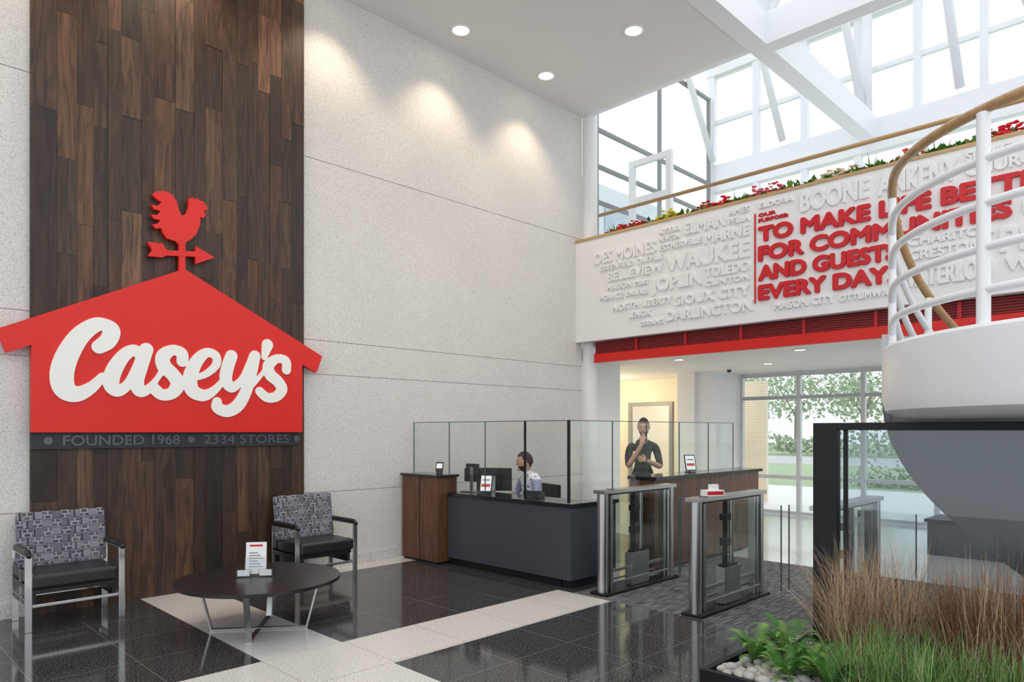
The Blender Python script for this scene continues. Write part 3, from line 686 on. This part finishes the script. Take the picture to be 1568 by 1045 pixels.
# ---------------- turnstiles ----------------
def turnstile(x,y):
    b=MB(); L=1.22; w=.07
    b.box(-.04,L+.04,-w-.03,w+.03,0,.025,'black')
    for xx in(0.03,L-.02):
        b.cyl((xx,0,.02),(xx,0,.985),.055,'steel',seg=20)
        b.box(xx-.01,xx+.01,-.057,.057,.02,.985,'steel')
    b.box(-.025,L+.035,-w,w,.985,1.02,'steel'); b.box(.1,L-.1,-w+.01,w-.01,.97,.985,'black')
    b.box(.12,.16,-.03,.03,.025,.97,'steel'); b.box(L-.16,L-.12,-.03,.03,.025,.97,'steel')
    for s_ in(-1,1):
        b.box(.1,L-.1,s_*.055-.004,s_*.055+.004,.12,.97,'glass')
        b.box(.1,L-.1,s_*.055-.006,s_*.055+.006,.10,.12,'steel')
    b.box(.46,.76,-.045,.045,.03,.36,'steel'); b.box(.50,.72,-.04,.04,.36,.38,'black')
    b.cyl((.55,0,.38),(.55,0,.97),.022,'black'); b.cyl((.67,0,.38),(.67,0,.97),.022,'steel')
    b.box(.51,.59,-.035,.035,.55,.62,'black'); b.box(.51,.59,-.035,.035,.78,.84,'black')
    b.box(.16,L-.16,-.02,.02,.20,.23,'steel')
    b.cyl((.16,0,1.02),(.16,0,1.026),.04,'screenk')
    for s_ in(-1,1): 
        b.box(.60,.612,min(s_*.07,s_*.5),max(s_*.07,s_*.5),.2,.95,'glass'); b.box(.598,.614,s_*.5-.004,s_*.5+.004,.2,.95,'gedge')
    return b.build('turnstile',(x,y,0),bevel=.002)
turnstile(5.42,4.20); turnstile(5.36,3.15); turnstile(5.45,2.12)
b=MB(); b.box(-.09,.09,-.05,.05,0,.05,'paper'); b.box(-.08,.08,-.052,-.05,.01,.04,'redtxt'); b.box(-.03,.05,-.02,.02,.05,.1,'paper'); b.build('sanitizer_wipes_box',(5.68,3.15,1.021),-.5)

# ---------------- glass enclosure under the stair ----------------
b=MB(); X0=5.05; zt=1.655
b.box(X0-.03,X0+.05,1.84,2.0,0,zt,'black'); b.box(X0-.02,X0+.04,-2.1,-2.0,0,zt,'black')
b.box(X0-.03,X0+.06,-2.0,1.84,zt-.05,zt,'black'); b.box(X0-.02,X0+.06,-2.0,1.84,0,.38,'black')
b.box(X0+.01,X0+.02,-2.0,1.84,.38,zt-.05,'glassd'); b.box(X0+.0,X0+.03,1.78,1.805,.38,zt-.05,'black')
b.build('glass_enclosure',bevel=.003)

# ---------------- curved stair & landing ----------------
CL,CD=3.68,3.86
def cw(theta,r,z):
    l=CL+math.cos(theta)*r; d=CD+math.sin(theta)*r
    return ((d+l)/S2,(d-l)/S2,z)
ST=empty('spiral_staircase')
RAD=1.45; ZT=2.13; ZB=1.675
A0=math.radians(150); A1=math.radians(385)
b=MB(); n=72
prof=[(0.0,ZT),(RAD-.02,ZT),(RAD,ZT-.02),(RAD,ZB+.12),(RAD-.02,ZB+.05),(RAD-.08,ZB+.01),(RAD-.15,ZB),(0.0,ZB)]
vs=[];fs=[];m_=len(prof)
for i in range(n+1):
    t=A0+(A1-A0)*i/n
    for r_,z_ in prof: vs.append(cw(t,r_,z_))
for i in range(n):
    for j in range(m_-1): a=i*m_+j; fs.append((a,a+1,a+m_+1,a+m_))
b.add(vs,fs,'stair',True); b.add([vs[j] for j in range(m_)],[tuple(range(m_))],'stair'); b.add(vs[-m_:],[tuple(range(m_))],'stair')
o=b.build('landing',parent=ST)
md=o.modifiers.new('e','EDGE_SPLIT'); md.split_angle=math.radians(40)
slope=1.1; TE=math.radians(40)
def zh(t): return ZT-slope*(A0-t)
b=MB(); n=60
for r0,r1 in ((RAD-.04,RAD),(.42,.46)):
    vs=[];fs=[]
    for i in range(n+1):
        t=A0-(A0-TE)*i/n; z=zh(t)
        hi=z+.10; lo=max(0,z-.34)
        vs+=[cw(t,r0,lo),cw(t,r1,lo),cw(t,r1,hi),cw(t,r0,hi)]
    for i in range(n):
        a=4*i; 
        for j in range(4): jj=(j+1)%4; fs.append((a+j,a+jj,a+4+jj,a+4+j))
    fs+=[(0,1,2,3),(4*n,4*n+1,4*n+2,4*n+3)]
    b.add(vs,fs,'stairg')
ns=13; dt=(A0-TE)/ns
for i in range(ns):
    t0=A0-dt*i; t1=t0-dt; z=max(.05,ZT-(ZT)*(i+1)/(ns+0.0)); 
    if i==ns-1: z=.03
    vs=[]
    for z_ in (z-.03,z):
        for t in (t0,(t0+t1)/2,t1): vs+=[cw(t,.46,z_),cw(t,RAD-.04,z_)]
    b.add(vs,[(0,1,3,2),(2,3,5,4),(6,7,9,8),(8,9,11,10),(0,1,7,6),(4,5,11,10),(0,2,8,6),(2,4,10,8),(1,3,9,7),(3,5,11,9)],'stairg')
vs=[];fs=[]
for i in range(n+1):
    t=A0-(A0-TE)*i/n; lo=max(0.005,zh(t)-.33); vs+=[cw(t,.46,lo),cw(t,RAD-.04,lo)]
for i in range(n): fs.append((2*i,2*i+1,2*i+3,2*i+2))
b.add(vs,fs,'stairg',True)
b.cyl(cw(0,0,0),cw(0,0,ZB-.001),.12,'stair',seg=24)
b.build('flight',parent=ST)
b=MB(); RR=1.39
def railpath(h,t_start,t_end,n=90):
    out=[]
    for i in range(n+1):
        t=t_start+(t_end-t_start)*i/n
        dtt=A0-t
        if dtt<-.25: z=ZT
        elif dtt<.25: z=ZT-slope*(dtt+.25)**2/(4*.25)
        else: z=zh(t)
        out.append(cw(t,RR,z+h))
    return out
TS=math.radians(380)
for h in (.17,.38,.60,.82): b.tube(railpath(h,TS,TE),.022,'stair',seg=10)
b.tube(railpath(1.07,TS,TE),.027,'brownrail',seg=12)
for deg in (374,330,285,240,196,150,118,86,56):
    t=math.radians(deg); dtt=A0-t; z=ZT if dtt<-.25 else (ZT-slope*(dtt+.25)**2/1.0 if dtt<.25 else zh(t))
    b.cyl(cw(t,RR,z-.0),cw(t,RR,z+1.05),.032 if deg==196 else .024,'stair')
b.build('railing',parent=ST)

# ---------------- planter ----------------
b=MB(); px0,px1,py0,py1=3.9,5.0,-1.6,2.25
b.box(px0,px1,py0,py0+.04,0,.12,'black'); b.box(px0,px1,py1-.04,py1,0,.12,'black'); b.box(px0,px0+.04,py0+.04,py1-.04,0,.12,'black'); b.box(px1-.04,px1,py0+.04,py1-.04,0,.12,'black'); b.box(px0+.04,px1-.04,py0+.04,py1-.04,0,.08,'soil')
b.build('floor_planter')
b=MB()
for i in range(620):
    x=R.uniform(px0+.07,px1-.07); y=R.uniform(.9,py1-.08); s_=R.uniform(.022,.045)
    b.ell((x,y,.08+s_*.6+R.uniform(0,.02)),(s_*R.uniform(.8,1.4),s_*R.uniform(.8,1.3),s_*.7),'pebble',seg=8,rings=5,T=Matrix.Rotation(R.uniform(0,3),3,'Z'))
b.build('river_pebbles')
def grass(name,x,y,n,h,spread,mats,wid=.006,droop=.5,z0=.08):
    b=MB()
    for i in range(n):
        a=R.uniform(0,6.28); hh=h*R.uniform(.55,1.05); out=spread*R.uniform(.05,1); base=Vector((R.gauss(0,.05),R.gauss(0,.05),0))
        d=Vector((math.cos(a),math.sin(a),0)); sd=Vector((-d.y,d.x,0)); k=R.choice(mats); w=wid*R.uniform(.6,1.2)
        pts=[]
        for q in range(6):
            t=q/5; p=base+d*out*(t**1.5)+Vector((0,0,hh*(t-droop*.45*t**3*(out/spread)))); p.x=min(p.x,5.0-x); pts.append(p)
        vs=[];fs=[]
        for q,p in enumerate(pts):
            ww=w*(1-q/5.2); vs+=[p+sd*ww,p-sd*ww]
        for q in range(5): fs.append((2*q,2*q+1,2*q+3,2*q+2))
        b.add(vs,fs,k,True)
    return b.build(name,(x,y,z0))
def at(px,d): 
    l=(px-CX)/F*d; return ((d+l)/S2,(d-l)/S2)
for px,d,h in ((1335,4.45,.96),(1385,4.35,.92),(1295,4.5,.90)):
    x,y=at(px,d); grass('feather_reed_grass',x,y,460,h,.62,['gr1','gr1','gr1','gr2'],.0032,.7)
for px,d,h in ((1510,3.95,.88),(1560,3.85,.84),(1465,4.1,.78)):
    x,y=at(px,d); grass('russet_sedge',x,y,560,h,.38,['gr2','gr2','gr1'],.0045,.5)
for px,d in ((1310,4.0),(1365,3.85),(1420,3.9),(1475,3.75),(1410,3.65),(1530,3.7),(1350,4.15),(1560,3.6),(1440,4.1)):
    x,y=at(px,d); grass('green_sedge',x,y,200,.46,.30,['gr3','gr3','gr4','fern2','fern'],.0045,.7)
def fern(x,y,n=20,L=.42):
    b=MB()
    for i in range(n):
        a=i/n*6.28*2+R.uniform(-.2,.2); l=L*R.uniform(.7,1.1); up=R.uniform(.7,1.8)
        d=Vector((math.cos(a),math.sin(a),0)); sd=Vector((-d.y,d.x,0)); k=R.choice(['fern','fern','fern2'])
        prev=None
        for q in range(23):
            t=q/22; p=d*l*t*(.6 if up>1 else .9)+Vector((0,0,l*up*(t-.62*t*t)))
            if prev is not None:
                dr=(p-prev).normalized(); ln=.052*math.sin(math.pi*min(1,t*.93+.07))*(1.0-.3*t)+.006
                for s_ in(-1,1):
                    tip=p+sd*s_*ln+dr*.012; b.add([p-dr*.006,p+dr*.006,tip],[(0,1,2)],k)
                b.add([prev+sd*.002,prev-sd*.002,p-sd*.002,p+sd*.002],[(0,1,2,3)],k)
            prev=p
    b.build('sword_fern',(x,y,.09))
for px,d,L in ((1158,4.5,.32),(1205,4.55,.42),(1240,4.3,.34),(1272,4.05,.32),(1205,4.2,.26)):
    x,y=at(px,d); fern(x,y,L=L)

# ---------------- people ----------------
def skin_body(J,E,root):
    names=list(J); me=bpy.data.meshes.new('s'); me.from_pydata([J[n][0] for n in names],[(names.index(a),names.index(c)) for a,c,_ in E],[])
    ob=bpy.data.objects.new('s',me); bpy.context.scene.collection.objects.link(ob)
    md=ob.modifiers.new('k','SKIN'); md.use_smooth_shade=True
    sv=me.skin_vertices[0].data
    for i,n in enumerate(names):
        r=J[n][1]; sv[i].radius=r if isinstance(r,tuple) else (r,r); sv[i].use_root=(n==root)
    sb=ob.modifiers.new('u','SUBSURF'); sb.levels=2; sb.render_levels=2
    dg=bpy.context.evaluated_depsgraph_get(); dg.update(); m2=bpy.data.meshes.new_from_object(ob.evaluated_get(dg))
    vs=[v.co.copy() for v in m2.vertices]; fs=[tuple(p.vertices) for p in m2.polygons]
    bpy.data.objects.remove(ob); return vs,fs
def segd(p,a,c):
    a=Vector(a);c=Vector(c); t=max(0,min(1,(p-a).dot(c-a)/max(1e-9,(c-a).length_squared))); return (p-(a+(c-a)*t)).length, t
def person(name,J,E,head,loc,rz,hair,beard,headrot,root='pelvis'):
    b=MB(); vs,fs=skin_body(J,E,root)
    buckets={}
    for f in fs:
        c=sum((vs[i] for i in f),Vector())/len(f); best=1e9;k=None
        for a,e,m_ in E:
            dd,t=segd(c,J[a][0],J[e][0]); ra=J[a][1] if not isinstance(J[a][1],tuple) else J[a][1][0]; re=J[e][1] if not isinstance(J[e][1],tuple) else J[e][1][0]
            dd-=ra*(1-t)+re*t
            if dd<best: best=dd;k=m_
        buckets.setdefault(k,[]).append(f)
    for k,ff in buckets.items(): b.add(vs,ff,k,True)
    T=headrot.to_4x4().to_3x3(); hc=Vector(head)
    def shape(q,p):
        a,bb,c=q; x,y,z=p
        if c<0: y*=1+.22*c; x*=(1+.10*c if a<0 else 1+.02*c)
        if c<-.3 and a<0: x*=.85
        if a>.55 and -.15<c<.25: x-=.006*(1 if abs(bb)>.18 else 0)
        return Vector((x,y,z))
    rad=(.098,.076,.122)
    b.ell(hc,rad,'skin',T=T,seg=28,rings=20,fn=shape)
    L=lambda x,y,z: hc+T@Vector((x,y,z))
    b.ell(L(.098,0,-.012),(.020,.013,.014),'skin',T=T,seg=10,rings=8); b.ell(L(.094,0,.008),(.012,.009,.024),'skin',T=T,seg=10,rings=8)
    b.ell(L(.086,0,-.085),(.020,.024,.018),'skin',T=T)
    for s_ in(-1,1):
        b.ell(L(.080,s_*.031,.012),(.012,.014,.009),'eyew',T=T,seg=10,rings=8); b.ell(L(.0895,s_*.031,.012),(.004,.006,.006),'eyek',T=T,seg=8,rings=6)
        b.ell(L(.087,s_*.033,.032),(.008,.02,.005),hair,T=T,seg=10,rings=6); b.ell(L(-.002,s_*.077,.0),(.018,.009,.031),'skin',T=T,seg=10,rings=8)
    b.ell(L(.090,0,-.052),(.008,.024,.008),'lip',T=T,seg=12,rings=6)
    def hs(q,p): 
        p=shape(q,p); return p*(1+.06+.012*math.sin(18*q[0])*math.sin(15*q[1]))+Vector((-.003,0,.004))
    def kp(c):
        a,bb,z=c
        if a>.35: return z>.56
        if a>.0: return z>.22+.5*max(0,a-.1)
        return z>.10-.75*min(1,-a*1.3)
    b.ell(hc,rad,hair,T=T,seg=36,rings=26,fn=hs,keep=kp)
    if beard:
        b.ell(hc,rad,hair,T=T,seg=36,rings=26,fn=lambda q,p:shape(q,p)*1.045,keep=lambda c:(c[2]<-.32 and c[0]>.15 and c[2]>-.98) and not(c[0]>.55 and abs(c[1])<.3 and -.52<c[2]<-.38) )
    return b.build(name,loc,rz)
def hand(J,E,wr,side,palmdir,spread,curl,mat='skin',pre='L'):
    w=Vector(wr); d=Vector(palmdir).normalized(); s=Vector(spread).normalized(); c=Vector(curl).normalized()
    J[pre+'palm']=(w+d*.055,(.030,.022)); E.append((pre+'wrist',pre+'palm',mat))
    for i,(o,l) in enumerate(((.030,.070),(.010,.078),(-.010,.072),(-.029,.058))):
        a=w+d*.085+s*o; m1=a+d*l*.45+c*l*.12; e=m1+d*l*.25+c*l*.38
        J[f'{pre}k{i}']=(a,.011); J[f'{pre}m{i}']=(m1,.0095); J[f'{pre}t{i}']=(e,.008)
        E.extend([(pre+'palm',f'{pre}k{i}',mat),(f'{pre}k{i}',f'{pre}m{i}',mat),(f'{pre}m{i}',f'{pre}t{i}',mat)])
    a=w+d*.04+s*.038+c*.01; e=a+d*.035+s*.02+c*.015
    J[pre+'th0']=(a,.013); J[pre+'th1']=(e,.010); J[pre+'th2']=(e+d*.025,.008)
    E.extend([(pre+'palm',pre+'th0',mat),(pre+'th0',pre+'th1',mat),(pre+'th1',pre+'th2',mat)])
V=Vector
J={'pelvis':((0,0,.57),(.15,.13)),'waist':((.02,0,.74),(.14,.12)),'chest':((.04,0,.93),(.15,.125)),'ub':((.045,0,1.02),(.10,.10)),'neck':((.06,0,1.08),(.055,.055)),'nt':((.085,0,1.15),(.05,.05))}
E=[('pelvis','waist','shirtp'),('waist','chest','shirtp'),('chest','ub','shirtp'),('ub','neck','shirtp'),('neck','nt','skin')]
for p,s in(('L',1),('R',-1)):
    J[p+'sh']=((.03,s*.175,1.0),.064); J[p+'el']=((.08,s*.25,.82),.046); J[p+'fm']=((.19,s*.20,.79),.040); J[p+'wrist']=((.28,s*.15,.785),.027)
    J[p+'hip']=((.05,s*.09,.55),.085); J[p+'kn']=((.42,s*.12,.53),.062); J[p+'cf']=((.43,s*.12,.33),.055); J[p+'an']=((.40,s*.12,.09),.038); J[p+'ft']=((.53,s*.13,.045),.035)
    E+=[('ub',p+'sh','shirtp'),(p+'sh',p+'el','shirtb'),(p+'el',p+'fm','shirtb'),(p+'fm',p+'wrist','skin'),('pelvis',p+'hip','trouser'),(p+'hip',p+'kn','trouser'),(p+'kn',p+'cf','trouser'),(p+'cf',p+'an','trouser'),(p+'an',p+'ft','trouser')]
    hand(J,E,J[p+'wrist'][0],s,(1,-.25*s,-.05),(0,-s,0),(0,0,-1),pre=p)
yaw=math.atan2(.30,-.95)
MX,MY=6.34,5.98
person('seated_receptionist',J,E,(.11,0,1.215),(MX,MY,0),yaw,'hair',True,Euler((0,math.radians(8),math.radians(-22))).to_matrix())
b=MB()
for i in range(5):
    a=i*1.257; b.tube([(0,0,.09),(math.cos(a)*.28,math.sin(a)*.28,.07)],.02,'plastic'); b.cyl((math.cos(a)*.29-.015,math.sin(a)*.29,.03),(math.cos(a)*.29+.015,math.sin(a)*.29,.03),.03,'plastic')
b.cyl((0,0,.08),(0,0,.40),.025,'steel'); b.box(-.22,.24,-.23,.23,.39,.45,'leather'); b.box(-.29,-.25,-.21,.21,.53,.93,'leather'); b.box(-.30,-.27,-.03,.03,.38,.6,'plastic'); b.box(-.3,0,-.03,.03,.37,.39,'plastic')
b.build('office_chair',(MX,MY,0),yaw,bevel=.015)
J={'pelvis':((0,0,.98),(.145,.12)),'waist':((.0,0,1.12),(.135,.11)),'chest':((.01,0,1.30),(.155,.125)),'ub':((.01,0,1.40),(.11,.10)),'neck':((.015,0,1.48),(.055,.055)),'nt':((.03,0,1.56),(.05,.05))}
E=[('pelvis','waist','shirtk'),('waist','chest','shirtk'),('chest','ub','shirtk'),('ub','neck','shirtk'),('neck','nt','skin')]
for p,s in(('L',1),('R',-1)):
    J[p+'sh']=((.0,s*.170,1.38),.062); J[p+'as']=((.03,s*.20,1.26),.052); J[p+'el']=((.10,s*.215,1.12),.043)
    if p=='R': J[p+'wrist']=((.20,-.06,1.40),.028)
    else: J[p+'wrist']=((.25,.02,1.20),.028)
    w=V(J[p+'wrist'][0]); e=V(J[p+'el'][0]); J[p+'fm']=(tuple(e.lerp(w,.35)),.040)
    J[p+'hip']=((0,s*.09,.92),.095); J[p+'kn']=((.02,s*.11,.50),.065); J[p+'cf']=((-.0,s*.11,.33),.055); J[p+'an']=((-.02,s*.11,.09),.038); J[p+'ft']=((.12,s*.13,.04),.035)
    E+=[('ub',p+'sh','shirtk'),(p+'sh',p+'as','shirtk'),(p+'as',p+'el','shirtk'),(p+'el',p+'fm','skin'),(p+'fm',p+'wrist','skin'),('pelvis',p+'hip','trouser'),(p+'hip',p+'kn','trouser'),(p+'kn',p+'cf','trouser'),(p+'cf',p+'an','trouser'),(p+'an',p+'ft','trouser')]
hand(J,E,J['Rwrist'][0],-1,(-.1,.2,1),(0,1,-.1),(-.6,.3,0),pre='R')
hand(J,E,J['Lwrist'][0],1,(.1,-1,.3),(0,.2,1),(-1,0,0),pre='L')
person('standing_man',J,E,(.055,0,1.645),(7.9,5.41,0),math.radians(225),'hair2',True,Euler((0,math.radians(12),math.radians(-15))).to_matrix())

# ---------------- world, camera ----------------
w=bpy.data.worlds.new('World'); bpy.context.scene.world=w; w.use_nodes=True
bg=w.node_tree.nodes['Background']; bg.inputs[0].default_value=(.95,.975,1,1); bg.inputs[1].default_value=1.45
cam=bpy.data.cameras.new('camera'); co=bpy.data.objects.new('camera',cam); bpy.context.scene.collection.objects.link(co)
co.location=(0,0,H); co.rotation_euler=(math.radians(90),0,math.radians(-45)); cam.lens=36*F/1568; cam.shift_y=(HY-522.5)/1568
cam.clip_start=.05; cam.clip_end=300
bpy.context.scene.camera=co
vs_=bpy.context.scene.view_settings
vs_.view_transform='Standard'; vs_.look='None'
